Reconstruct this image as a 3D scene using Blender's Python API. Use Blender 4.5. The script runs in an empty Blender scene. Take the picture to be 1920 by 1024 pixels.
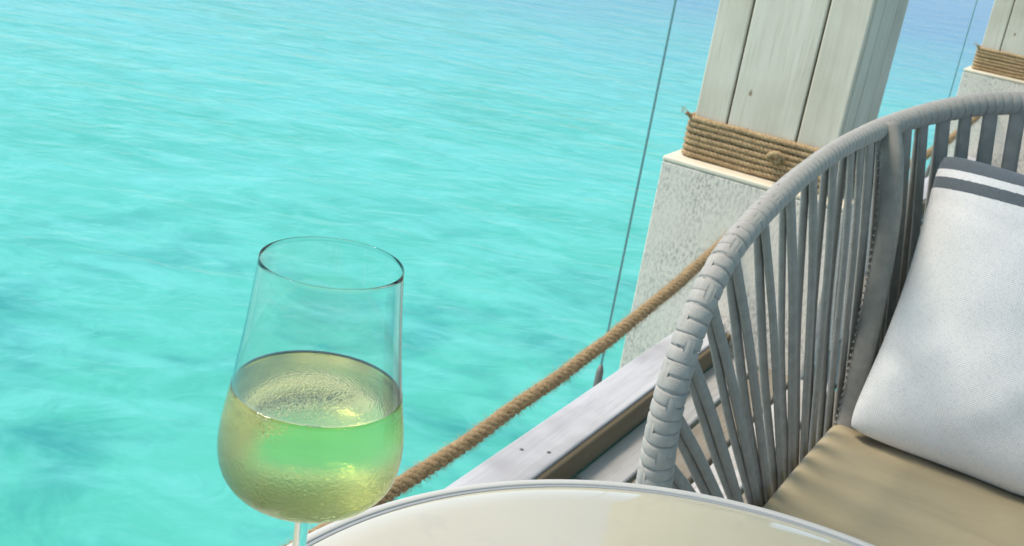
import bpy, bmesh, math, random
import numpy as np
from mathutils import Vector, Matrix, noise
random.seed(7)
S = bpy.context.scene
COL = S.collection
PI = math.pi

# ------------------------------------------------------------------ camera
H = 1.15
th, ro, f = math.radians(19.8), math.radians(9.7), 2260.0
Fw = Vector((0, math.cos(th), -math.sin(th)))
U0 = Vector((0, math.sin(th), math.cos(th)))
R0 = Vector((1, 0, 0))
rr = math.cos(ro)*R0 + math.sin(ro)*U0
uu = -math.sin(ro)*R0 + math.cos(ro)*U0
cam = bpy.data.cameras.new('camera')
camo = bpy.data.objects.new('camera', cam)
COL.objects.link(camo)
camo.matrix_world = Matrix(((rr.x, uu.x, -Fw.x, 0), (rr.y, uu.y, -Fw.y, 0), (rr.z, uu.z, -Fw.z, H), (0, 0, 0, 1)))
cam.sensor_width = 36.0
cam.lens = f/1920*36
cam.clip_start = 0.02
cam.clip_end = 12000
cam.dof.use_dof = True
cam.dof.focus_distance = 0.80
cam.dof.aperture_fstop = 30
S.camera = camo

# ------------------------------------------------------------------ deck frame: x = inboard, y = along the deck edge
DA = math.atan2(-0.453, 0.892)
D0 = Vector((0.275, 2.514, 0))
def dk(n, s, z=0.0):
    c, sn_ = math.cos(DA), math.sin(DA)
    return Vector((D0.x + c*n - sn_*s, D0.y + sn_*n + c*s, z))

# ------------------------------------------------------------------ sky and sun
SUN_EL = math.radians(59)
sun_dir_deck = Vector((-0.80, -0.38, 0)).normalized()
c_, s_ = math.cos(DA), math.sin(DA)
sd = Vector((c_*sun_dir_deck.x - s_*sun_dir_deck.y, s_*sun_dir_deck.x + c_*sun_dir_deck.y, 0))
to_sun = Vector((sd.x*math.cos(SUN_EL), sd.y*math.cos(SUN_EL), math.sin(SUN_EL)))
W = bpy.data.worlds.new('World'); S.world = W; W.use_nodes = True
wn = W.node_tree.nodes; wl = W.node_tree.links
bg = wn['Background']
sky = wn.new('ShaderNodeTexSky'); sky.sky_type = 'NISHITA'; sky.sun_disc = False
sky.sun_elevation = SUN_EL
sky.sun_rotation = math.atan2(to_sun.x, to_sun.y)
sky.air_density = 1.0; sky.dust_density = 1.2; sky.ozone_density = 1.0
wl.new(sky.outputs[0], bg.inputs[0]); bg.inputs[1].default_value = 0.15
sl = bpy.data.lights.new('sun', 'SUN'); sl.energy = 1.9; sl.angle = math.radians(20); sl.color = (1, .92, .80)
so = bpy.data.objects.new('sun', sl); COL.objects.link(so)
so.rotation_euler = (-to_sun).to_track_quat('-Z', 'Y').to_euler(); so.location = (-4, 0, 8)
S.view_settings.view_transform = 'Standard'; S.view_settings.look = 'None'
S.view_settings.exposure = 1.22; S.view_settings.gamma = 1
S.view_settings.use_curve_mapping = False
S.render.engine = 'CYCLES'
S.cycles.max_bounces = 16; S.cycles.transmission_bounces = 14; S.cycles.transparent_max_bounces = 16
S.cycles.caustics_refractive = True; S.cycles.caustics_reflective = True
S.cycles.use_denoising = True

# ------------------------------------------------------------------ material helpers
class NT:
    def __init__(self, name):
        self.m = bpy.data.materials.new(name); self.m.use_nodes = True
        self.t = self.m.node_tree; self.b = self.t.nodes['Principled BSDF']
        self.out = self.t.nodes['Material Output']
    def n(self, typ, **kw):
        nd = self.t.nodes.new('ShaderNode'+typ)
        for k, v in kw.items():
            if k.startswith('i_'):
                nd.inputs[k[2:].replace('_', ' ')].default_value = v
            else: setattr(nd, k, v)
        return nd
    def l(self, a, b): self.t.links.new(a, b)
    def coord(self, kind='Object', scale=(1, 1, 1), rot=(0, 0, 0), loc=(0, 0, 0)):
        tc = self.n('TexCoord'); mp = self.n('Mapping')
        mp.inputs['Scale'].default_value = scale; mp.inputs['Rotation'].default_value = rot; mp.inputs['Location'].default_value = loc
        self.l(tc.outputs[kind], mp.inputs[0]); return mp.outputs[0]
    def noise(self, vec, scale, detail=4, rough=.55, dist=0):
        nd = self.n('TexNoise'); nd.inputs['Scale'].default_value = scale; nd.inputs['Detail'].default_value = detail
        nd.inputs['Roughness'].default_value = rough; nd.inputs['Distortion'].default_value = dist
        self.l(vec, nd.inputs['Vector']); return nd.outputs['Fac']
    def ramp(self, fac, stops):
        r = self.n('ValToRGB'); e = r.color_ramp.elements
        while len(e) < len(stops): e.new(.5)
        for el, (p, c) in zip(e, stops):
            el.position = p; el.color = (c, c, c, 1) if isinstance(c, (int, float)) else (*c, 1)
        self.l(fac, r.inputs[0]); return r.outputs[0]
    def mix(self, fac, a, b, mode='MIX'):
        m = self.n('Mix', data_type='RGBA', blend_type=mode)
        for sock, v in ((m.inputs[0], fac), (m.inputs[6], a), (m.inputs[7], b)):
            if isinstance(v, (int, float)): sock.default_value = v
            elif isinstance(v, tuple): sock.default_value = (*v, 1)
            else: self.l(v, sock)
        return m.outputs[2]
    def math(self, op, a, b=0.0):
        m = self.n('Math', operation=op)
        for sock, v in ((m.inputs[0], a), (m.inputs[1], b)):
            if isinstance(v, (int, float)): sock.default_value = v
            else: self.l(v, sock)
        return m.outputs[0]
    def bump(self, h, strength=.3, dist=.002, normal=None):
        b = self.n('Bump'); b.inputs['Strength'].default_value = strength; b.inputs['Distance'].default_value = dist
        self.l(h, b.inputs['Height'])
        if normal: self.l(normal, b.inputs['Normal'])
        return b.outputs[0]
    def fin(self, color=None, rough=None, normal=None, **kw):
        for k, v in (('Base Color', color), ('Roughness', rough)):
            if v is None: continue
            if isinstance(v, tuple): self.b.inputs[k].default_value = (*v, 1)
            elif isinstance(v, (int, float)): self.b.inputs[k].default_value = v
            else: self.l(v, self.b.inputs[k])
        if normal: self.l(normal, self.b.inputs['Normal'])
        for k, v in kw.items(): self.b.inputs[k.replace('_', ' ')].default_value = v
        return self.m
    def rnd(self):
        return self.n('ObjectInfo').outputs['Random']

def m_wood(name, c1, c2, dirt, grain=(30, 30, 1.2), knot=None, rough=.7, dirt_amt=.5):
    t = NT(name); v = t.coord(); r = t.rnd()
    off = t.n('VectorMath', operation='ADD'); cb = t.n('CombineXYZ')
    for i in range(3): t.l(t.math('MULTIPLY', r, 7.0+5*i), cb.inputs[i])
    t.l(v, off.inputs[0]); t.l(cb.outputs[0], off.inputs[1])
    sc = t.n('VectorMath', operation='MULTIPLY'); sc.inputs[1].default_value = grain
    t.l(off.outputs[0], sc.inputs[0])
    g = t.noise(sc.outputs[0], 1.6, 6, .62, .4)
    big = t.noise(off.outputs[0], 4.5, 3, .5)
    sc2 = t.n('VectorMath', operation='MULTIPLY'); sc2.inputs[1].default_value = tuple(x*3.5 for x in grain)
    t.l(off.outputs[0], sc2.inputs[0])
    fine = t.noise(sc2.outputs[0], 2.2, 4, .6)
    col = t.mix(t.ramp(g, [(.3, 0.), (.7, 1.)]), c1, c2)
    col = t.mix(t.math('MULTIPLY', t.ramp(big, [(.45, 0.), (.75, 1.)]), dirt_amt), col, dirt)
    col = t.mix(t.math('MULTIPLY', t.ramp(fine, [(.32, 1.), (.48, 0.)]), .35), col, dirt)
    hue = t.math('ADD', t.math('MULTIPLY', r, .16), .92)
    hb = t.n('CombineXYZ')
    for i in range(3): t.l(hue, hb.inputs[i])
    col = t.mix(1.0, col, hb.outputs[0], 'MULTIPLY')
    if knot:
        kn = t.n('VectorMath', operation='SUBTRACT'); kn.inputs[1].default_value = knot; t.l(v, kn.inputs[0])
        ks = t.n('VectorMath', operation='MULTIPLY'); ks.inputs[1].default_value = (95, 0, 62); t.l(kn.outputs[0], ks.inputs[0])
        ln = t.n('VectorMath', operation='LENGTH'); t.l(ks.outputs[0], ln.inputs[0])
        kf = t.math('ADD', ln.outputs['Value'], t.math('MULTIPLY', t.noise(off.outputs[0], 130, 2), .9))
        col = t.mix(t.ramp(kf, [(.75, .85), (1.25, .35), (1.7, 0.)]), col, (.17, .095, .045))
    nb = t.bump(t.math('ADD', g, t.math('MULTIPLY', fine, .5)), .35, .0015)
    return t.fin(col, rough, nb)

def m_fabric(name, c, sc=900, var=.18, rough=.9, bump=.5):
    t = NT(name); v = t.coord()
    w = t.n('TexWave', wave_type='BANDS', bands_direction='DIAGONAL'); w.inputs['Scale'].default_value = sc/6.0
    w.inputs['Distortion'].default_value = .8; t.l(v, w.inputs[0])
    n2 = t.noise(v, 60, 4); n3 = t.noise(v, sc, 2)
    dark = tuple(x*(1-var) for x in c); lite = tuple(min(1, x*(1+var)) for x in c)
    col = t.mix(t.ramp(n2, [(.35, 0.), (.68, 1.)]), dark, lite)
    col = t.mix(t.math('MULTIPLY', w.outputs['Fac'], .22), col, tuple(x*.6 for x in c))
    nb = t.bump(t.math('ADD', w.outputs['Fac'], n3), bump, .0006)
    return t.fin(col, rough, nb, Sheen_Weight=.15)

def m_rope(name, c1, c2, c3):
    t = NT(name); v = t.coord()
    a = t.noise(v, 75, 5, .7); b = t.noise(v, 260, 4, .75); r = t.rnd()
    col = t.mix(t.ramp(a, [(.3, 0.), (.7, 1.)]), c1, c2)
    col = t.mix(t.ramp(b, [(.35, .7), (.6, 0.)]), col, c3)
    nb = t.bump(b, .8, .0015)
    return t.fin(col, .95, nb)

# timber, rope, cloth ...
M_POST = m_wood('pale_post_timber', (.475, .435, .335), (.57, .525, .415), (.32, .27, .18), (26, 26, 1.0), rough=.62, dirt_amt=.6)
M_POSTK = m_wood('pale_knotty_timber', (.485, .445, .345), (.58, .535, .425), (.33, .28, .19), (26, 26, 1.0), knot=(.168, 0, .649), rough=.62, dirt_amt=.6)
M_CAP = m_wood('cap_timber', (.56, .49, .36), (.64, .57, .43), (.40, .33, .22), (3, 25, 25), rough=.7)
M_BEAM = m_wood('weathered_beam', (.34, .335, .335), (.43, .425, .42), (.22, .21, .205), (22, 1.0, 22), rough=.75, dirt_amt=.85)
M_DECK = m_wood('deck_timber', (.34, .32, .29), (.46, .44, .41), (.17, .13, .08), (24, 1.0, 24), rough=.75, dirt_amt=.5)
M_JOIST = m_wood('joist_timber', (.16, .12, .07), (.24, .18, .11), (.09, .06, .03), (24, 1.0, 24), rough=.8)
M_SIDE_SHADE = m_wood('brown_shaded_side', (.085, .063, .03), (.125, .094, .045), (.05, .036, .018), (24, 1.0, 24), rough=.75)  # brown kept very dark to carry the beam side's shade
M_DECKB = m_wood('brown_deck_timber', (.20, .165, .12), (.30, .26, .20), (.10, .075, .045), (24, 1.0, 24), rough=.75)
def m_plinth():
    t = NT('speckled_plinth_timber'); v = t.coord('Object', (1, 1, .45)); v1 = t.coord()
    a = t.noise(v, 150, 5, .75, .3); b = t.noise(v1, 5.5, 3, .5); c = t.noise(v, 36, 3)
    spots = t.math('MULTIPLY', t.ramp(a, [(.47, 0.), (.60, 1.)]), t.ramp(b, [(.40, .25), (.66, .95)]))
    col = t.mix(c, (.53, .47, .38), (.64, .575, .475))
    col = t.mix(spots, col, (.20, .20, .18))
    return t.fin(col, .75, t.bump(a, .5, .001))
M_PLINTH = m_plinth()
M_HEMP = m_rope('hemp_rope', (.30, .195, .09), (.50, .36, .19), (.10, .06, .026))
M_SEAROPE = m_rope('railing_rope', (.235, .155, .075), (.43, .305, .155), (.10, .062, .028))
M_FIBRE = NT('rope_fibre').fin((.42, .30, .15), .9)
M_STRAND = m_fabric('grey_strand_cloth', (.265, .245, .21), 1000, .12, bump=.5)
M_RAIL = m_fabric('grey_rail_cloth', (.345, .318, .275), 1500, .12, bump=.42)
M_FRAME = NT('dark_frame_metal').fin((.06, .06, .06), .45)
M_STEEL = NT('grey_steel_wire').fin((.24, .42, .42), .45, Metallic=.2)
M_BRONZE = NT('dull_fitting_metal').fin((.17, .15, .13), .5, Metallic=.4)

def m_cushion():
    t = NT('khaki_leatherette'); v = t.coord()
    a = t.noise(v, 700, 2); b = t.noise(v, 6, 3); c = t.coord('Object', (2.2, 8, 5), (0, 0, .35)); cr = t.noise(c, 2.0, 3, .5, .6)
    col = t.mix(b, (.325, .265, .16), (.37, .305, .195))
    nb = t.bump(cr, .35, .012); nb = t.bump(a, .12, .0004, nb)
    return t.fin(col, .5, nb)
M_SEAT = m_cushion()

def m_pillow():
    t = NT('woven_pillow_cloth'); tc = t.n('TexCoord'); sp = t.n('SeparateXYZ'); t.l(tc.outputs['UV'], sp.inputs[0])
    # basket weave from two crossed waves
    mp = t.n('Mapping'); mp.inputs['Scale'].default_value = (1, 1, 1); t.l(tc.outputs['UV'], mp.inputs[0])
    wv = []
    for d, s in (('X', 46), ('Y', 52)):
        w = t.n('TexWave', wave_type='BANDS', bands_direction=d); w.inputs['Scale'].default_value = s
        w.inputs['Distortion'].default_value = .9; w.inputs['Detail'].default_value = 2; w.inputs['Detail Scale'].default_value = 3
        t.l(mp.outputs[0], w.inputs[0]); wv.append(w.outputs['Fac'])
    weave = t.math('MULTIPLY', wv[0], wv[1])
    ob = t.coord(); ns = t.noise(ob, 14, 4); nf = t.noise(ob, 260, 3, .7)
    wob = t.math('ADD', sp.outputs[1], t.math('MULTIPLY', t.math('SUBTRACT', nf, .5), .006))
    base = t.mix(ns, (.68, .64, .585), (.745, .705, .65))
    base = t.mix(t.math('MULTIPLY', t.ramp(weave, [(.1, 1.), (.45, 0.)]), .28), base, (.40, .41, .42))
    base = t.mix(t.ramp(nf, [(.36, .4), (.5, 0.)]), base, (.44, .45, .45))
    dark = t.mix(nf, (.045, .055, .06), (.115, .13, .135))
    def band(a, b):
        return t.math('MULTIPLY', t.math('GREATER_THAN', wob, a), t.math('LESS_THAN', wob, b))
    st = t.math('ADD', band(.862, .905), band(.936, 1.1))
    col = t.mix(st, base, dark)
    nb = t.bump(t.math('ADD', weave, t.math('MULTIPLY', nf, .6)), .5, .0016)
    return t.fin(col, .95, nb, Sheen_Weight=.2)
M_PILLOW = m_pillow()

def m_table():
    t = NT('glossy_table_glass'); v = t.coord(); a = t.noise(v, 7, 4, .6, 1.0); b = t.noise(v, 40, 4, .6, .6)
    col = t.mix(a, (.44, .39, .275), (.505, .45, .325))
    col = t.mix(t.math('MULTIPLY', t.ramp(b, [(.58, 0.), (.75, 1.)]), .25), col, (.36, .32, .27))
    return t.fin(col, t.ramp(a, [(.3, .03), (.8, .07)]), None, IOR=1.75)
M_TABLE = m_table()
M_TRIM = NT('table_edge_metal').fin((.50, .47, .42), .45)
M_GASKET = NT('grey_gasket').fin((.30, .305, .30), .5)
M_LEG = NT('table_pedestal_metal').fin((.30, .30, .29), .45, Metallic=.5)

def m_water():
    t = NT('lagoon_water'); tc = t.n('TexCoord')
    def co(scale, rot=0.0):
        mp = t.n('Mapping'); mp.inputs['Scale'].default_value = (*scale, 1); mp.inputs['Rotation'].default_value = (0, 0, rot)
        t.l(tc.outputs['Object'], mp.inputs[0]); return mp.outputs[0]
    big = t.noise(co((.42, .50)), 1.0, 3, .55, .6)
    patch = t.noise(co((.75, 1.0), .5), 1.0, 5, .62, .5)
    ripple_shine = t.noise(co((1.8, 3.2), .2), 1.0, 4, .62, 1.1)
    col = t.mix(t.ramp(big, [(.3, 0.), (.7, 1.)]), (.048, .30, .222), (.080, .375, .295))
    rl = t.n('VectorMath', operation='LENGTH'); t.l(tc.outputs['Object'], rl.inputs[0])
    nr = t.n('MapRange', interpolation_type='SMOOTHSTEP'); nr.inputs['From Min'].default_value = 8.5; nr.inputs['From Max'].default_value = 4.6
    t.l(rl.outputs['Value'], nr.inputs['Value'])
    reef = t.math('MULTIPLY', t.ramp(patch, [(.46, 0.), (.64, 1.)]), t.math('ADD', t.math('MULTIPLY', nr.outputs[0], .95), .10))
    col = t.mix(reef, col, (.024, .195, .185))
    col = t.mix(t.math('MULTIPLY', t.ramp(patch, [(.52, 0.), (.68, 1.)]), .0), col, (.022, .20, .18))
    col = t.mix(t.math('MULTIPLY', t.ramp(ripple_shine, [(.42, 0.), (.66, 1.)]), .52), col, (.115, .43, .37))  # paler streaks paint the sky shine on ripples into the water colour
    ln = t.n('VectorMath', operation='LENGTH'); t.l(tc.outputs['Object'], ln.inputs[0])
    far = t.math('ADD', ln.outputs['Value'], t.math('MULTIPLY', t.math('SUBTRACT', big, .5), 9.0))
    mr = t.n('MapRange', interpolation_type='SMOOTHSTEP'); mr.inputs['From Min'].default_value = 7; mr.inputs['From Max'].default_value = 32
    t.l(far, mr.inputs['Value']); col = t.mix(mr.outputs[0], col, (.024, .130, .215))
    w1 = t.noise(co((.8, 1.5), .2), 1.0, 2, .5, .6)
    w2 = t.noise(co((2.6, 4.6), .25), 1.0, 3, .55, 1.0)
    w3 = t.noise(co((10, 17), .1), 1.0, 2, .5, .3)
    h = t.math('ADD', w1, t.math('ADD', t.math('MULTIPLY', w2, .60), t.math('MULTIPLY', w3, .05)))
    nb = t.bump(h, .7, .042)
    t.t.nodes.remove(t.b)
    df = t.n('BsdfDiffuse'); t.l(col, df.inputs['Color'])
    nb2 = t.bump(h, .6, .042); t.l(nb2, df.inputs['Normal'])
    gs = t.n('BsdfGlossy'); gs.inputs['Roughness'].default_value = .18; t.l(nb, gs.inputs['Normal'])
    fr = t.n('Fresnel'); fr.inputs['IOR'].default_value = 1.33; t.l(nb, fr.inputs['Normal'])
    mx = t.n('MixShader'); t.l(t.math('MULTIPLY', fr.outputs[0], .55), mx.inputs[0])
    t.l(df.outputs[0], mx.inputs[1]); t.l(gs.outputs[0], mx.inputs[2]); t.l(mx.outputs[0], t.out.inputs['Surface'])
    return t.m
M_WATER = m_water()

# ------------------------------------------------------------------ object helpers
def mesh(name, verts, faces, mat, parent=None, smooth=True, uv=None):
    me = bpy.data.meshes.new(name); me.from_pydata([tuple(v) for v in verts], [], faces)
    me.materials.append(mat); me.update()
    if smooth: me.polygons.foreach_set('use_smooth', [True]*len(me.polygons))
    if uv is not None:
        l = me.uv_layers.new(name='UVMap')
        for lp in me.loops: l.data[lp.index].uv = uv[lp.vertex_index]
    o = bpy.data.objects.new(name, me); COL.objects.link(o)
    if parent: o.parent = parent
    return o
def tag(o, label=None, cat=None, group=None, kind=None):
    for k, v in (('label', label), ('category', cat), ('group', group), ('kind', kind)):
        if v: o[k] = v
    return o
def thing(name, loc, rz=0.0, **kw):
    o = bpy.data.objects.new(name, None); COL.objects.link(o); o.location = loc; o.rotation_euler = (0, 0, rz)
    o.empty_display_size = .1
    return tag(o, **kw)
def copy_tree(o, parent=None):
    c = o.copy(); COL.objects.link(c); c.parent = parent
    for ch in list(o.children): copy_tree(ch, c)
    return c
def box(name, lo, hi, mat, parent=None, bev=.003, seg=2, wob=0.0):
    bm = bmesh.new(); bmesh.ops.create_cube(bm, size=1)
    for v in bm.verts:
        for i in range(3): v.co[i] = lo[i] if v.co[i] < 0 else hi[i]
    if bev: bmesh.ops.bevel(bm, geom=list(bm.edges), offset=bev, segments=seg, affect='EDGES', profile=.5)
    if wob:
        for v in bm.verts: v.co += noise.noise_vector(v.co*9)*wob
    me = bpy.data.meshes.new(name); bm.to_mesh(me); bm.free(); me.materials.append(mat)
    o = bpy.data.objects.new(name, me); COL.objects.link(o)
    if parent: o.parent = parent
    return o
def lathe(name, prof, mat, parent=None, seg=64, closed=False, smooth=True):
    """prof: list of (r, z) ; r=0 ends become poles"""
    V, Fc, rings = [], [], []
    for r, z in prof:
        if r < 1e-7: rings.append([len(V)]); V.append((0, 0, z))
        else:
            b = len(V); rings.append(list(range(b, b+seg)))
            for k in range(seg): V.append((r*math.cos(2*PI*k/seg), r*math.sin(2*PI*k/seg), z))
    pairs = list(zip(rings, rings[1:])) + ([(rings[-1], rings[0])] if closed else [])
    for A, B in pairs:
        for k in range(seg):
            k2 = (k+1) % seg
            if len(A) == 1 and len(B) == 1: continue
            if len(A) == 1: Fc.append((A[0], B[k2], B[k]))
            elif len(B) == 1: Fc.append((A[k], A[k2], B[0]))
            else: Fc.append((A[k], A[k2], B[k2], B[k]))
    o = mesh(name, V, Fc, mat, parent, smooth)
    bm = bmesh.new(); bm.from_mesh(o.data); bmesh.ops.recalc_face_normals(bm, faces=bm.faces); bm.to_mesh(o.data); bm.free()
    return o
def frames(pts, up=Vector((0, 0, 1)), closed=False):
    n = len(pts); out = []
    for i in range(n):
        a = pts[(i-1) % n] if (closed or i > 0) else pts[0]
        b = pts[(i+1) % n] if (closed or i < n-1) else pts[-1]
        T = (b-a).normalized(); N = up - T*up.dot(T)
        if N.length < 1e-4: N = Vector((1, 0, 0)) - T*T.x
        N.normalize(); out.append((pts[i], T, N, T.cross(N)))
    return out
def sweep(pts, section, up=Vector((0, 0, 1)), closed=False, caps=True, V=None, Fc=None, fr=None):
    """section(i,n)->list of (a,b) offsets in N,B"""
    V = [] if V is None else V; Fc = [] if Fc is None else Fc
    fr = fr or frames(pts, up, closed); n = len(fr); R = []
    for i, (p, T, N, B) in enumerate(fr):
        sec = section(i, n); R.append(range(len(V), len(V)+len(sec)))
        for a, b in sec: V.append(p + N*a + B*b)
    m = len(R[0])
    for i in range(n if closed else n-1):
        A, Bq = R[i], R[(i+1) % n]
        for k in range(m):
            k2 = (k+1) % m; Fc.append((A[k], Bq[k], Bq[k2], A[k2]))
    if caps and not closed:
        Fc.append(tuple(R[0])); Fc.append(tuple(reversed(R[-1])))
    return V, Fc
def circ(r, k=8, ry=None, ph=0.0):
    ry = r if ry is None else ry
    s = [(r*math.cos(2*PI*j/k+ph), ry*math.sin(2*PI*j/k+ph)) for j in range(k)]
    return lambda i, n: s
def resample(pts, step, closed=False):
    P = list(pts)+([pts[0]] if closed else [])
    out, acc = [P[0].copy()], 0.0
    L = sum((b-a).length for a, b in zip(P, P[1:])); n = max(2, round(L/step)); st = L/n; need = st
    for a, b in zip(P, P[1:]):
        seg = (b-a).length; pos = 0.0
        while acc + seg - pos >= need - 1e-9 and seg > 1e-9:
            pos += need-acc; acc = 0.0
            out.append(a.lerp(b, min(1, pos/seg))); need = st
        acc += seg-pos
    if closed: out = out[:n]
    return out
def spline(ctrl, per=10):
    c = [Vector(p) for p in ctrl]; c = [c[0]*2-c[1]] + c + [c[-1]*2-c[-2]]; out = []
    for i in range(1, len(c)-2):
        for k in range(per):
            t = k/per; a, b, d, e = c[i-1], c[i], c[i+1], c[i+2]
            out.append(.5*((2*b)+(d-a)*t+(2*a-5*b+4*d-e)*t*t+(3*b-a-3*d+e)*t**3))
    out.append(c[-2].copy()); return out
def twisted(pts, R, pitch, closed=False, nstr=3, k=7, phase=0.0, lump=.05):
    """three lay strands wound round each other -> one verts/faces pair"""
    V, Fc = [], []; fr = frames(pts, closed=closed); n = len(pts)
    L = [0.0]
    for a, b in zip(pts, pts[1:]): L.append(L[-1]+(b-a).length)
    tot = L[-1] + ((pts[0]-pts[-1]).length if closed else 0)
    if closed: pitch = tot/max(1, round(tot/pitch))
    rs = R*.535
    for s in range(nstr):
        path = []
        for i, (p, T, N, B) in enumerate(fr):
            a = 2*PI*L[i]/pitch + 2*PI*s/nstr + phase
            path.append(p + (N*math.cos(a)+B*math.sin(a))*(R-rs))
        def sec(i, n_, rs=rs):
            q = rs*(1+lump*noise.noise(path[i]*60))
            return [(q*math.cos(2*PI*j/k), q*math.sin(2*PI*j/k)) for j in range(k)]
        sweep(path, sec, closed=closed, V=V, Fc=Fc)
    return V, Fc
def fuzz(pts, R, count, lmin, lmax, w=.00028):
    V, Fc = [], []
    fr = frames(pts)
    for _ in range(count):
        i = random.randrange(1, len(fr)-1); p, T, N, B = fr[i]
        p = p.lerp(fr[i+1][0], random.random())
        a = random.uniform(0, 2*PI); d = (N*math.cos(a)+B*math.sin(a))
        dirn = (d*random.uniform(.2, 1.0) + T*random.uniform(-1, 1) + Vector((0, 0, -.15))).normalized()
        L = random.uniform(lmin, lmax); side = dirn.cross(d)
        if side.length < 1e-4: continue
        side.normalize(); q0 = p+d*R*.9; q1 = q0+dirn*L*.55; q2 = q0+(dirn+d*random.uniform(-.5, .3)).normalized()*L
        b = len(V); up = side.cross(dirn)*w
        V += [q0-side*w, q0+side*w, q0+up, q1-side*w*.8, q1+side*w*.8, q1+up*.8, q2]
        Fc += [(b, b+1, b+4, b+3), (b+1, b+2, b+5, b+4), (b+2, b, b+3, b+5), (b+3, b+4, b+6), (b+4, b+5, b+6), (b+5, b+3, b+6)]
    return V, Fc

# ------------------------------------------------------------------ sea
wz = -1.30
wv, wf = [], []
ext = [-6000, -600, -60, 60, 600, 6000]
for y in ext:
    for x in ext: wv.append((x, y, 0))
for j in range(5):
    for i in range(5): wf.append((j*6+i, j*6+i+1, j*6+i+7, j*6+i+6))
sea = mesh('sea_water', wv, wf, M_WATER, None, False); sea.location = (0, 0, wz)
tag(sea, 'rippled turquoise lagoon water beyond the terrace edge', 'sea', kind='structure')

# ------------------------------------------------------------------ deck
deck = thing('deck', D0, DA, label='weathered timber terrace deck under the chair and table', cat='deck', kind='structure')
x = .1115; bw = .083; i = 0
while x < 2.4:
    cuts = [-3.4, (-.41 if i == 0 else random.uniform(-1.6, .2)), random.uniform(1.4, 2.6), 5.6]
    for a, b in zip(cuts, cuts[1:]):
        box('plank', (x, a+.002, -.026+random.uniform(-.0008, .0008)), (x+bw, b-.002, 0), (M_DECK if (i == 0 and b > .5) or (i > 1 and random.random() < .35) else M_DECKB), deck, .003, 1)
    x += bw+.011; i += 1
for k in range(9):
    box('joist', (.13, -3.3+k*1.05, -.17), (2.4, -3.24+k*1.05, -.028), M_JOIST, deck, .004, 1)
for k in range(4):
    o = lathe('pile', [(0, wz-.6), (.1, wz-.6), (.1, -.172), (0, -.172)], M_JOIST, deck, 16); o.location = (.6 if k % 2 else 2.0, -2.2+(k//2)*4.2, 0)

# edge beams
PS = .45                                   # front face of the first plinth along the deck edge
PW = .476
def beam(lo_s, hi_s, loc, rz, label):
    t = thing('edge_beam', loc, rz, label=label, cat='beam', group='edge beams of the terrace')
    box('timber', (0, lo_s, -.15), (.098, hi_s, .06), M_BEAM, t, .004, 2)
    box('side_shade_board', (.0985, lo_s, .001), (.1108, hi_s, .0545), M_SIDE_SHADE, t, .002, 1)  # board added over the inner face; its dark brown paints that face's shade
    return t
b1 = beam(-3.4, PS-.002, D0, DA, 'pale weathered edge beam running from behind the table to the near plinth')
for (n, s) in ((.0295, -.50), (.073, -.47), (.03, -1.6), (.074, -1.57), (.03, .25), (.075, .28)):
    V, Fc = [], []
    o = lathe('screw_head', [(0, .0018), (.0028, .0015), (.0042, .0004), (.0044, -.001)], M_FRAME, b1, 12); o.location = (n, s, .0602)
p2n, p2s = -.006, 3.71
p2 = dk(p2n, p2s)
A2 = dk(.0, PS+PW+.002); dv = dk(p2n+.118, p2s) - A2
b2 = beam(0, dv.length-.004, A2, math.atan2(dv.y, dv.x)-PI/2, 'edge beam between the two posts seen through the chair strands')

# ------------------------------------------------------------------ posts on plinths
post = thing('timber_post', dk(-.17, PS), DA, label='boarded pale post with hemp rope binding nearest the chair and table', cat='post', group='rope-bound posts along the terrace edge')
ZT = .454
pl = box('plinth', (0, 0, -.32), (PW, PW, ZT-.014), M_PLINTH, post, .004, 2)
cap = box('plinth_cap', (-.001, -.001, ZT-.0138), (PW+.001, PW+.001, ZT), M_CAP, post, .005, 3)
sb = .060; L0 = .036; PWD = .372; Z0, Z1 = ZT+.001, 2.36
bt = .018
def board(lo, hi, mat=M_POST):
    return box('board', lo, hi, mat, post, .004, 2)
for a, b in ((0, .089), (.089, .270), (.270, PWD)):          # face towards the table
    board((L0+a+.0022, sb, Z0), (L0+b-.0022, sb+bt, Z1), M_POSTK if a == .089 else M_POST)
for a, b in ((bt, .107), (.107, .25), (.25, PWD-bt)):        # inboard and outboard faces
    board((L0+PWD-bt, sb+a+.0025, Z0), (L0+PWD, sb+b-.002, Z1))
    board((L0, sb+a+.0025, Z0), (L0+bt, sb+b-.002, Z1))
for a, b in ((0, .12), (.12, .25), (.25, PWD)):
    board((L0+a+.002, sb+PWD-bt, Z0), (L0+b-.002, sb+PWD, Z1))
box('core', (L0+bt+.004, sb+bt+.004, Z0), (L0+PWD-bt-.004, sb+PWD-bt-.004, Z1-.01), M_JOIST, post, 0)
# rope binding: seven separate turns
def loop(z0, off, rise=0.0):
    r = .022; P = []; lo, hi = L0-off, L0+PWD+off; l2, h2 = sb-off, sb+PWD+off
    for cx, cy, a0 in ((hi-r, l2+r, -PI/2), (hi-r, h2-r, 0), (lo+r, h2-r, PI/2), (lo+r, l2+r, PI)):
        for k in range(7):
            a = a0+k*PI/12; P.append(Vector((cx+r*math.cos(a), cy+r*math.sin(a), z0)))
    P = resample(P, .0055, True)
    for q in P: q.z += .0022*noise.noise(q*11+Vector((0, 0, z0*50))); q.x += .0012*noise.noise(q*14+Vector((3, 0, 0))); q.y += .0012*noise.noise(q*14)
    return P
rd = .0086
for k in range(7):
    z = ZT+rd+.001+k*rd*1.76
    V, Fc = twisted(loop(z, rd*.95), rd, .034, True, phase=k*2.1, k=6, lump=.16)
    mesh('rope_turn', V, Fc, M_HEMP, post)
    fp = loop(z, rd*.95)
    if k == 0: allp = list(fp)
    else: allp += fp
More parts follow.
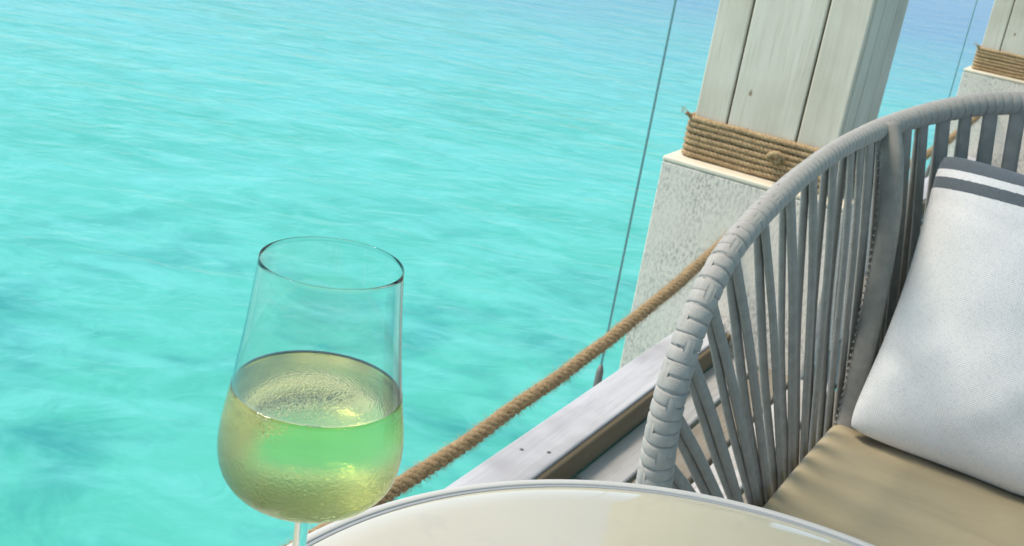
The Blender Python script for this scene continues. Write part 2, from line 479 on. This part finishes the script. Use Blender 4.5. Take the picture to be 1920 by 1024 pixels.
V, Fc = fuzz(allp, rd*1.0, 5200, .004, .015, .00026); tag(mesh('rope_fuzz', V, Fc, M_FIBRE, post), kind='stuff')
zk = ZT+.063
V, Fc = twisted(spline([(L0+.235, sb-.018, zk-.012), (L0+.222, sb-.032, zk), (L0+.240, sb-.036, zk+.012), (L0+.255, sb-.028, zk), (L0+.238, sb-.024, zk-.010)], 7), .008, .03)
mesh('knot', V, Fc, M_HEMP, post)
def tail(ctrl, R, mat=M_HEMP):
    P = spline(ctrl, 8); V, Fc = twisted(P, R, .03); e = P[-1]; d = (P[-1]-P[-3]).normalized()
    o = mesh('rope_end', V, Fc, mat, post)
    q = [e-d*.006, e+d*.002, e+d*.010, e+d*.018]; V, Fc = fuzz(q, R*.8, 45, .005, .014, .0004)
    tag(mesh('frayed_fibre', V, Fc, M_FIBRE, o), kind='stuff')
tail([(L0-.004, sb-.008, ZT+.105), (L0-.010, sb-.014, ZT+.108), (L0-.014, sb-.018, ZT+.112)], .006)
tail([(L0+PWD+.005, sb+.05, ZT+.06), (L0+PWD+.03, sb+.045, ZT+.068), (L0+PWD+.062, sb+.04, ZT+.058)], .006)
post2 = copy_tree(post); post2.location = p2
post2['label'] = 'farther boarded pale post behind the chair back, cut off by the corner'

# ------------------------------------------------------------------ porch roof carried by the posts (seen in the table's gloss)
roof = thing('porch_roof', D0, DA, label='pale boarded porch roof carried by the posts above the terrace', cat='roof')
RE = -.135
box('eave_beam', (-.10, -3.6, 2.362), (.16, 6.0, 2.508), M_POST, roof, .006, 1)
y_ = RE
while y_ < 2.9:
    box('ceiling_board', (y_, -3.6, 2.551), (y_+.186, 6.0, 2.572), M_CAP, roof, .004, 1); y_ += .19
for k in range(13):
    yy = -3.55+k*.79
    box('rafter', (RE+.02, yy, 2.51), (2.9, yy+.05, 2.55), M_POST, roof, .003, 1)
box('fascia', (RE-.027, -3.6, 2.48), (RE-.002, 6.0, 2.60), M_POST, roof, .004, 1)

# ------------------------------------------------------------------ hanging wires with fittings
def wire(n, s, label):
    t = thing('wire_stay', dk(n, s, 0), DA, label=label, cat='wire', group='vertical wire stays beside the posts')
    V, Fc = sweep([Vector((0, 0, -.02)), Vector((0, 0, 1.4)), Vector((0, 0, 2.548))], circ(.0028, 10), up=Vector((0, 1, 0)))
    mesh('cable', V, Fc, M_STEEL, t)
    lathe('turnbuckle', [(0, -.2), (.006, -.2), (.0065, -.12), (.0085, -.09), (.0095, -.03), (.0085, .012), (.0045, .028), (0, .030)], M_BRONZE, t, 16)
    return t
wire(-.065, .055, 'thin wire stay hanging left of the near post, its fitting behind the beam')
wire(.012, 3.40, 'thin wire stay beside the farther post above the chair back')

# ------------------------------------------------------------------ rope railings
def railing(pts, label):
    P = resample(pts, .006)
    for q in P: q += noise.noise_vector(q*6)*.0035
    V, Fc = twisted(P, .0140, .056, k=8, lump=.17)
    c = P[len(P)//2]
    root = thing('rope_railing', (c.x, c.y, 0), 0, label=label, cat='rope', group='ropes slung between the posts')
    o = mesh('rope', [Vector(v)-Vector((c.x, c.y, 0)) for v in V], Fc, M_SEAROPE, root)
    V, Fc = fuzz(P, .0136, int(len(P)*32), .003, .015, .00022)
    tag(mesh('rope_fuzz', [Vector(v)-Vector((c.x, c.y, 0)) for v in V], Fc, M_FIBRE, root), kind='stuff')
railing([dk(.05, s, .186+.06*(s+.95)**2) for s in np.linspace(PS+.004, -2.9, 60)], 'thick brown rope slung low over the edge beam behind the glass')
railing([dk(.07+.09*t, PS+PW-.004+(p2s-PS-PW+.008)*t, .33-.40*t*(1-t)) for t in np.linspace(0, 1, 40)], 'rope stretched between the two posts, glimpsed through chair strands')

# ------------------------------------------------------------------ table
TZ = .735; TR = .289
tab = thing('table', (.147, .477, 0), 0, label='round pale glass-topped table under the wine glass', cat='table')
prof = [(0, TZ-.016), (TR-.006, TZ-.016), (TR-.001, TZ-.013), (TR, TZ-.008), (TR-.0006, TZ-.002), (TR-.003, TZ), (TR-.0075, TZ), (TR-.0080, TZ-.0006), (TR-.0080, TZ-.0120)]
lathe('edge_ring', prof[1:], M_TRIM, tab, 160, True)
lathe('edge_gasket', [(TR-.0084, TZ-.012), (TR-.0084, TZ-.0012), (TR-.0090, TZ-.0009), (TR-.0108, TZ-.0009), (TR-.0112, TZ-.0012), (TR-.0112, TZ-.012)], M_GASKET, tab, 160, True)
lathe('tabletop', [(0, TZ-.0125), (TR-.0114, TZ-.0125), (TR-.0114, TZ-.0013), (TR-.0121, TZ-.0009), (TR-.03, TZ-.0009), (0, TZ-.0009)], M_TABLE, tab, 160)
lathe('pedestal', [(0, .02), (.035, .02), (.032, .05), (.028, .3), (.03, .68), (.09, .70), (.10, TZ-.0165), (0, TZ-.0165)], M_LEG, tab, 40)
lathe('foot_plate', [(0, 0), (.20, 0), (.205, .004), (.20, .012), (.06, .02), (0, .021)], M_LEG, tab, 64)

# ------------------------------------------------------------------ wine glass
g = thing('wine_glass', (-.081, .510, TZ-.0009), 0, label='stemmed glass of pale white wine misted with condensation', cat='wine glass')
gz = TZ-.0009
outer = [(.0327, .957), (.0339, .944), (.0354, .929), (.0374, .912), (.0397, .896), (.0417, .884), (.0431, .875), (.0438, .867), (.0437, .861), (.0429, .855), (.0411, .8495), (.0382, .8450), (.0342, .8412), (.0285, .8383), (.0215, .8363), (.0135, .8351), (.0055, .8343)]
def smooth_prof(p, per=5): return [(v.x, v.y) for v in spline([(a, b, 0) for a, b in p], per)]
outer = [(r, z-gz) for r, z in smooth_prof(outer)]
def inset(p, t):
    out = []
    for i, (r, z) in enumerate(p):
        a = p[max(0, i-1)]; b = p[min(len(p)-1, i+1)]
        dx, dz = b[0]-a[0], b[1]-a[1]; L = math.hypot(dx, dz)
        tt = t*(.55+.45*min(1, i/18)) if t > 0 else t
        out.append((max(0.0, r+dz/L*tt), z-dx/L*tt))
    return out
WT = .0006
inner = inset(outer, WT)
inner = [(r, z) for r, z in inner if r > .0008]
rim = [(outer[0][0]-WT*.08, outer[0][1]+WT*.22), (outer[0][0]-WT*.27, outer[0][1]+WT*.32), (outer[0][0]-WT*.47, outer[0][1]+WT*.22)]

def m_glass(mist):
    t = NT('misted_glass' if mist else 'clear_glass')
    t.t.nodes.remove(t.b)
    gl = t.n('BsdfGlass'); gl.inputs['IOR'].default_value = 1.46
    gl.inputs['Color'].default_value = (.985, .995, .99, 1)
    fr = gl
    if mist:
        v = t.coord(); sp = t.n('SeparateXYZ'); t.l(v, sp.inputs[0])
        nz = t.noise(v, 60, 3)
        z = t.math('ADD', sp.outputs[2], t.math('MULTIPLY', t.math('SUBTRACT', nz, .5), .012))
        mr = t.n('MapRange', interpolation_type='SMOOTHSTEP'); mr.inputs['From Min'].default_value = .166; mr.inputs['From Max'].default_value = .108
        t.l(z, mr.inputs['Value']); wet = mr.outputs[0]
        nd = t.n('TexVoronoi', feature='SMOOTH_F1'); nd.inputs['Scale'].default_value = 760; nd.inputs['Smoothness'].default_value = .6
        ds = t.noise(v, 200, 2); t.l(v, nd.inputs['Vector'])
        drops = t.math('SUBTRACT', 1.0, nd.outputs['Distance'])
        hgt = t.math('MULTIPLY', t.math('ADD', drops, ds), wet)
        nb = t.bump(hgt, .6, .0004); t.l(nb, gl.inputs['Normal'])
        t.l(t.math('MULTIPLY', t.math('POWER', wet, .6), .08), gl.inputs['Roughness'])
        df = t.n('BsdfDiffuse'); df.inputs['Color'].default_value = (.8, .8, .76, 1)
        tl = t.n('BsdfTranslucent'); tl.inputs['Color'].default_value = (.9, .88, .62, 1)
        ad = t.n('MixShader'); ad.inputs[0].default_value = .8; t.l(df.outputs[0], ad.inputs[1]); t.l(tl.outputs[0], ad.inputs[2])
        mx = t.n('MixShader'); t.l(t.math('MULTIPLY', wet, .07), mx.inputs[0]); t.l(gl.outputs[0], mx.inputs[1]); t.l(ad.outputs[0], mx.inputs[2])
        fr = mx
    else: gl.inputs['Roughness'].default_value = 0.0
    t.l(fr.outputs[0], t.out.inputs['Surface']); return t.m
M_GLASS = m_glass(True); M_CLEAR = m_glass(False)
lathe('bowl', [(0, outer[-1][1])] + list(reversed(outer)) + rim + inner + [(0, inner[-1][1])], M_GLASS, g, 128)
lathe('stem', [(0, outer[-1][1]-.0001), (.0050, outer[-1][1]-.0004), (.0041, .093), (.0035, .084), (.0032, .06), (.0031, .05), (.0031, .025), (.0038, .010), (.006, .0062), (0, .0060)], M_CLEAR, g, 40)
lathe('foot', [(0, .0002), (.036, .0002), (.0372, .0007), (.037, .0012), (.026, .0022), (.014, .0036), (.007, .0058), (0, .0059)], M_CLEAR, g, 96)
wl_z = .893-gz
wp = [(r, z) for r, z in inset(outer, WT-.0001) if z < wl_z and r > .0008]
rt = wp[0][0]
wine_prof = [(0, wl_z), (rt-.004, wl_z+.00005), (rt-.0015, wl_z+.0004), (rt+.0001, wl_z+.0011)] + wp + [(0, wp[-1][1])]
t = NT('white_wine_liquid'); t.t.nodes.remove(t.b)
rf = t.n('BsdfGlass'); rf.inputs['IOR'].default_value = 1.345; rf.inputs['Roughness'].default_value = 0; rf.inputs['Color'].default_value = (1, 1, 1, 1)
va = t.n('VolumeAbsorption'); va.inputs['Color'].default_value = (.995, .975, .05, 1); va.inputs['Density'].default_value = 14
t.l(rf.outputs[0], t.out.inputs['Surface']); t.l(va.outputs[0], t.out.inputs['Volume'])
lathe('wine', wine_prof, t.m, g, 128)

# ------------------------------------------------------------------ chair (local: x inboard, y towards the back)
chair = thing('rope_chair', dk(.90, -.85), DA, label='grey rope-wrapped tub armchair with khaki seat cushion', cat='armchair')
left = [(-.322, -.330, .018), (-.332, -.372, .22), (-.343, -.410, .40), (-.349, -.428, .50), (-.350, -.438, .555), (-.350, -.4485, .614), (-.350, -.4475, .662), (-.350, -.435, .706), (-.350, -.413, .747), (-.350, -.374, .782), (-.350, -.312, .805), (-.350, -.211, .826), (-.350, -.110, .8385), (-.350, 0, .8455), (-.3495, .090, .847), (-.345, .190, .849), (-.327, .280, .8565), (-.298, .352, .868), (-.248, .424, .884), (-.175, .478, .895), (-.085, .508, .899), (0, .516, .901)]
half = spline(left, 8)
rail = half + [Vector((-p.x, p.y, p.z)) for p in reversed(half[:-1])]
rail = resample(rail, .01)
UPV = Vector((0, .3, 1))
fr_ = frames(rail, UPV)
# cumulative length
RL = [0.0]
for a, b in zip(rail, rail[1:]): RL.append(RL[-1]+(b-a).length)
TOT = RL[-1]
def girth(u):                       # the tube is slimmest along the arm tops
    q = min(u, TOT-u)
    return float(np.interp(q, [.0, .52, .62, .70, .82, .95, 1.05, 1.25, 1.40, 1.60], [.0195, .0195, .0172, .0155, .0142, .0134, .0128, .0130, .0150, .0178]))/.0201
V, Fc = sweep(rail, lambda i, n: [(.0176*girth(RL[i])*math.cos(2*PI*j/12), .0176*girth(RL[i])*math.sin(2*PI*j/12)) for j in range(12)], up=UPV)
mesh('rail', V, Fc, M_RAIL, chair)
def at_rail(u):
    u = min(max(u, 0), TOT); i = min(np.searchsorted(RL, u, 'right')-1, len(rail)-2); i = int(max(i, 0))
    t = (u-RL[i])/(RL[i+1]-RL[i]); P = rail[i].lerp(rail[i+1], t); T = (rail[i+1]-rail[i]).normalized()
    a, b = fr_[i], fr_[i+1]; N = a[2].lerp(b[2], t).normalized(); N = (N-T*N.dot(T)).normalized()
    return P, T, N, T.cross(N)
def ring_mesh(w, r0, r1, k=20):
    prof_ = [(-w/2, r0), (-w*.46, r1-.0008), (-w*.34, r1), (w*.34, r1), (w*.46, r1-.0008), (w/2, r0)]
    V, Fc = [], []
    for j in range(k):
        a = 2*PI*j/k
        for x, r in prof_: V.append((r*math.cos(a), r*math.sin(a), x))
    m = len(prof_)
    for j in range(k):
        for q in range(m-1): Fc.append((j*m+q, ((j+1) % k)*m+q, ((j+1) % k)*m+q+1, j*m+q+1))
    me = bpy.data.meshes.new('wrap_band'); me.from_pydata(V, [], Fc); me.materials.append(M_RAIL)
    me.polygons.foreach_set('use_smooth', [True]*len(Fc)); return me
ring_a = ring_mesh(.0140, .0172, .0201)
ring_c = ring_mesh(.0122, .0178, .0190)
ring_b = ring_mesh(.0150, .0168, .0222)
def place(me, name, P, T, N, B, parent):
    o = bpy.data.objects.new(name, me); COL.objects.link(o); o.parent = parent
    o.matrix_local = Matrix(((N.x, B.x, T.x, P.x), (N.y, B.y, T.y, P.y), (N.z, B.z, T.z, P.z), (0, 0, 0, 1))); return o
U_START = .36                      # below this the leg is bare wrapped tube
SP = .064
n_str = int((TOT-2*.52)/SP)
u0 = .52; us = [u0]
while us[-1] < TOT-u0: us.append(us[-1] + (.060 if min(us[-1], TOT-us[-1]) < .80 else .082 if min(us[-1], TOT-us[-1]) < 1.22 else .046))
u = U_START; k = 0
while u < TOT-U_START:
    P, T, N, B = at_rail(u)
    q = min(u, TOT-u)
    tl = random.uniform(-.10, .10)
    T2 = (T + B*tl*.6 + N*random.uniform(-.08, .08)).normalized(); N2 = (N-T2*N.dot(T2)).normalized(); B2 = T2.cross(N2)
    nearest = min(abs(u-x) for x in us)
    if q > 1.40 and nearest > SP*.34: place(ring_b, 'wrap_band', P-N*.0022, T2, N2, B2, chair)
    else: place(ring_a, 'wrap_band', P, T2, N2, B2, chair).scale = (girth(u),)*2+(1,)
    u += .0143 if q < 1.05 else .0150; k += 1
# lengthwise straps woven over every second pair of wraps along the arms
V, Fc = [], []
def strap_mesh(L, w, r):
    V, Fc = [], []; nl, nw = 7, 5
    for i in range(nl):
        t = i/(nl-1); zz = (t-.5)*L; lift = .0030*max(0.0, math.sin(PI*t))**.6 - .0020
        for j in range(nw):
            a = (j/(nw-1)-.5)*w/r; e = -.0009 if j in (0, nw-1) else 0
            V.append(((r+lift+e)*math.cos(a), (r+lift+e)*math.sin(a), zz))
    for i in range(nl-1):
        for j in range(nw-1): Fc.append((i*nw+j, i*nw+j+1, (i+1)*nw+j+1, (i+1)*nw+j))
    b = len(V)
    for i in range(nl):
        for j in range(nw): x, y, z = V[i*nw+j]; s = .0175/math.hypot(x, y); V.append((x*s, y*s, z))
    for i in range(nl-1):
        for j in range(nw-1): Fc.append((b+i*nw+j, b+(i+1)*nw+j, b+(i+1)*nw+j+1, b+i*nw+j+1))
    edge = [i*nw for i in range(nl)] + [(nl-1)*nw+j for j in range(1, nw)] + [i*nw+nw-1 for i in range(nl-2, -1, -1)] + [j for j in range(nw-2, 0, -1)]
    for a_, c_2 in zip(edge, edge[1:]+edge[:1]): Fc.append((a_, b+a_, b+c_2, c_2))
    me = bpy.data.meshes.new('woven_strap'); me.from_pydata(V, [], Fc); me.materials.append(M_RAIL)
    me.polygons.foreach_set('use_smooth', [True]*len(Fc)); return me
sm = strap_mesh(.0290, .0130, .0201)
for side in (0, 1):
    u = U_START+.0143*1.5; k = 0
    while u < .98:
        P, T, N, B = at_rail(u if side == 0 else TOT-u)
        # angle round the tube: the side that faces the sitter's front
        fwd = Vector((0, -1, .35)); fx, fy = fwd.dot(N), fwd.dot(B); base = math.atan2(fy, fx)
        if math.hypot(fx, fy) < .2: base = 0
        a = base + (.55 if k % 2 else -.55)
        N2 = N*math.cos(a)+B*math.sin(a); B2 = T.cross(N2)
        o = place(sm, 'woven_strap', P, T, N2, B2, chair); o.scale = (girth(u),)*2+(1,)
        u += .0286; k += 1
# base ring carrying the strands
def base_path():
    P = [Vector((-.305, y, .328)) for y in np.linspace(-.36, .12, 12)]
    for k in range(1, 16):
        a = PI - k*(PI/2)/16; P.append(Vector((-.125+.18*math.cos(a), .12+.22*math.sin(a), .328)))
    P += [Vector((x_, .34, .328)) for x_ in np.linspace(-.125, 0, 5)]
    return P
bh = base_path(); bfull = bh + [Vector((-p.x, p.y, p.z)) for p in reversed(bh[:-1])]
bfull = resample(bfull, .012)
V, Fc = sweep(bfull, circ(.014, 10)); mesh('seat_frame', V, Fc, M_FRAME, chair)
V, Fc = sweep([Vector((-.33, -.365, .328)), Vector((.33, -.365, .328))], circ(.014, 10)); mesh('front_bar', V, Fc, M_FRAME, chair)
box('seat_deck', (-.295, -.35, .333), (.295, .30, .348), M_FRAME, chair, .004, 1)
BL = [0.0]
for a, b in zip(bfull, bfull[1:]): BL.append(BL[-1]+(b-a).length)
def at_base(v):
    i = int(min(max(np.searchsorted(BL, v, 'right')-1, 0), len(bfull)-2)); t = (v-BL[i])/(BL[i+1]-BL[i])
    return bfull[i].lerp(bfull[i+1], t)
v0 = .155; BT = BL[-1]
cen = Vector((0, 0, 0))
for k, u in enumerate(us):
    tq = (u-us[0])/(us[-1]-us[0]); v = v0 + (BT-2*v0)*tq
    P, T, N, B = at_rail(u); Q = at_base(v)
    out = Vector((P.x, P.y-.08, 0)); out.normalize()
    for side in (-1, 1):                       # inner strand, outer strand
        jit = random.uniform(-.004, .004)
        top = P + out*side*.0050 - Vector((0, 0, .004)) + T*(.003*side)
        bot = Q + out*side*.0055 + Vector((jit*.5, jit, 0))
        hid = P + out*side*.004 + Vector((0, 0, .003)) + T*(.003*side)
        mid = top.lerp(bot, .5) + out*(.004 if side > 0 else -.002)
        pts = spline([hid, top, top.lerp(bot, .25)+out*.003*side, mid, top.lerp(bot, .8), bot, bot-Vector((0, 0, .012))], 4)
        tw = random.uniform(-.18, .18)
        Th = Vector((T.x, T.y, 0)); Th = Th.normalized() if Th.length > .2 else Vector((0, 1, 0))
        FR = []
        for i, (p, t_, n_, b_) in enumerate(frames(pts)):
            A = Th - t_*Th.dot(t_); A.normalize(); A = (Matrix.Rotation(tw, 3, t_) @ A)
            FR.append((p, t_, A, t_.cross(A)))
        wA, wB = (.0080 + .0045*min(1, max(0, (min(u, TOT-u)-1.15)/.35))), .0042
        def sec(i, n, wA=wA, wB=wB):
            e = .8 if i < 3 else 1.0
            return [(wA*e*math.copysign(abs(math.cos(2*PI*j/10))**.8, math.cos(2*PI*j/10)), wB*math.copysign(abs(math.sin(2*PI*j/10))**.8, math.sin(2*PI*j/10))) for j in range(10)]
        V, Fc = sweep(pts, sec, fr=FR)
        mesh('strand', V, Fc, M_STRAND, chair)
# rear uprights, wrapped, running down to rear legs
for sx in (-1, 1):
    P = spline([(sx*.336, .196, .858), (sx*.312, .176, .80), (sx*.292, .168, .70), (sx*.276, .160, .50), (sx*.272, .158, .36), (sx*.282, .20, .18), (sx*.285, .235, .015)], 10)
    def sec(i, n):
        return [(.013*math.copysign(abs(math.cos(2*PI*j/16))**.6, math.cos(2*PI*j/16)), .0155*math.copysign(abs(math.sin(2*PI*j/16))**.6, math.sin(2*PI*j/16))) for j in range(16)]
    V, Fc = sweep(P, sec, up=Vector((0, 1, 0)))
    lg = mesh('rear_leg', V, Fc, M_STRAND, chair)
    V, Fc = [], []
    for p, T, N, B in frames(resample(P, .0105), Vector((0, 1, 0))):
        if .36 < p.z < .84:
            for e in (sx,):
                c = p+B*e*.0143
                sweep([c-N*.0135+B*e*.000, c-N*.010+B*e*.0016, c+N*.010+B*e*.0016, c+N*.0135], circ(.0015, 6), up=T, V=V, Fc=Fc)
    tag(mesh('lacing', V, Fc, M_STRAND, lg), kind='stuff')
# seat cushion
def soft_box(name, lo, hi, mat, parent, rad, seg, fn, uv=False):
    lo, hi = Vector(lo), Vector(hi); nx, ny = seg; V, Fc, idx = [], [], {}
    return None
def cushion(name, cx, cy, hw, hl, z0, z1, mat, parent, fn):
    """superelliptic pillow-edged cushion: lathe-like grid over angle and profile"""
    V, Fc = [], []; na, npf = 96, 26; rows = []
    for i in range(npf):
        t = i/(npf-1); a = -PI/2 + PI*t      # bottom -> top
        rr_ = math.copysign(abs(math.cos(a))**.5, math.cos(a)); zz = math.copysign(abs(math.sin(a))**.62, math.sin(a))
        rows.append((rr_, zz))
    prof_ = [(s_2, -1) for s_2 in (0.0, .3, .6, .8)] + [(.90+.10*r_, z_) if True else 0 for r_, z_ in rows] + [(s_2, 1) for s_2 in (.86, .8, .7, .6, .5, .4, .3, .2, .1, 0.0)]
    R = []
    for sc_, zz in prof_:
        row = []
        for k in range(na):
            a = 2*PI*k/na; p = 7.0
            c, s2 = math.cos(a), math.sin(a); q = (abs(c)**p+abs(s2)**p)**(-1/p)
            x, y = cx+hw*sc_*q*c, cy+hl*sc_*q*s2
            z = (z0+z1)/2 + (z1-z0)/2*zz
            co = fn(Vector((x, y, z)), sc_, zz); row.append(len(V)); V.append(co)
        R.append(row)
    for A, B in zip(R, R[1:]):
        for k in range(na): Fc.append((A[k], A[(k+1) % na], B[(k+1) % na], B[k]))
    o = mesh(name, V, Fc, mat, parent)
    bm = bmesh.new(); bm.from_mesh(o.data); bmesh.ops.remove_doubles(bm, verts=bm.verts, dist=1e-5); bmesh.ops.recalc_face_normals(bm, faces=bm.faces); bm.to_mesh(o.data); bm.free()
    return o
def seat_fn(co, sc_, zz):
    if zz > 0:
        d = max(abs(co.x)/.30, abs(co.y+.065)/.36)
        co.z += .016*(1-min(1, d)**2) + .003*noise.noise(co*9)*zz + .002*noise.noise(co*22)*zz
        # press of the scatter pillow at the back
        k = math.exp(-((co.x-.0)/.24)**4 - ((co.y-.21)/.10)**2); co.z -= .016*k
        k = math.exp(-((co.x+.235)/.03)**2 - ((co.y-.20)/.10)**2); co.z -= .010*k
        # long crease
        dd = (co.y+.10) + .30*(co.x) + .02*noise.noise(co*6); co.z += .0035*math.exp(-(dd/.012)**2)*max(0, 1-abs(co.x)/.26)
    return co
seat = cushion('seat_cushion', 0, -.07, .296, .365, .349, .428, M_SEAT, chair, seat_fn)

# ------------------------------------------------------------------ scatter pillow leaning on the chair back
pil = thing('scatter_pillow', dk(.865, -.735, .432), DA, label='off-white woven scatter pillow with charcoal stripes leaning on chair back', cat='pillow')
N_ = 56; V, Fc, UV = [], [], []
PWI, PHE, PTH = .475, .425, .105
lean = math.radians(20)
def pil_pt(a, b, sgn):
    # a,b in -1..1 ; pinched corners, puffed middle
    ed = (1-abs(a)**2.6)*(1-abs(b)**2.6); th_ = PTH*max(0, ed)**.48
    cx = a*PWI/2*(1-.055*(1-a*a)*0 - .075*(1-b*b)*abs(a)**3); cz = b*PHE/2*(1-.05*(1-a*a)*abs(b)**3)
    y = sgn*th_
    k_ = 1-.05*abs(a)**7*abs(b)**7; cx *= k_; cz *= k_
    w = noise.noise(Vector((a*2.1, b*2.1, sgn*3.0)))*.011*ed + noise.noise(Vector((a*5, b*5, sgn)))*.005*ed
    y += w*sgn
    if sgn < 0:   # crease across the lower left corner
        dd = (b+.62) + .75*(a+.62) - .08*math.sin(a*7); y += .008*math.exp(-(dd/.075)**2)*ed**.3
        dd = (b-.60) - .04*math.sin(a*5); y += .0035*math.exp(-(dd/.03)**2)
    sag = -.010*(1-abs(a))*(b < 0)*(b*b)
    return Vector((cx, y, cz+PHE/2+sag))
for sgn in (-1, 1):
    b0 = len(V)
    for j in range(N_+1):
        for i in range(N_+1):
            # denser near the edges
            a = math.sin(PI/2*(2*i/N_-1)); b = math.sin(PI/2*(2*j/N_-1))
            p = pil_pt(a, b, sgn)
            y2 = p.y*math.cos(lean)+p.z*math.sin(lean); z2 = -p.y*math.sin(lean)+p.z*math.cos(lean)
            V.append(Vector((p.x, y2, z2))); UV.append(((a+1)/2, (b+1)/2))
    for j in range(N_):
        for i in range(N_):
            q = (b0+j*(N_+1)+i, b0+j*(N_+1)+i+1, b0+(j+1)*(N_+1)+i+1, b0+(j+1)*(N_+1)+i)
            Fc.append(q if sgn < 0 else tuple(reversed(q)))
cov = mesh('cover', V, Fc, M_PILLOW, pil, True, UV)
bm = bmesh.new(); bm.from_mesh(cov.data); bmesh.ops.remove_doubles(bm, verts=bm.verts, dist=2e-5); bm.to_mesh(cov.data); bm.free()
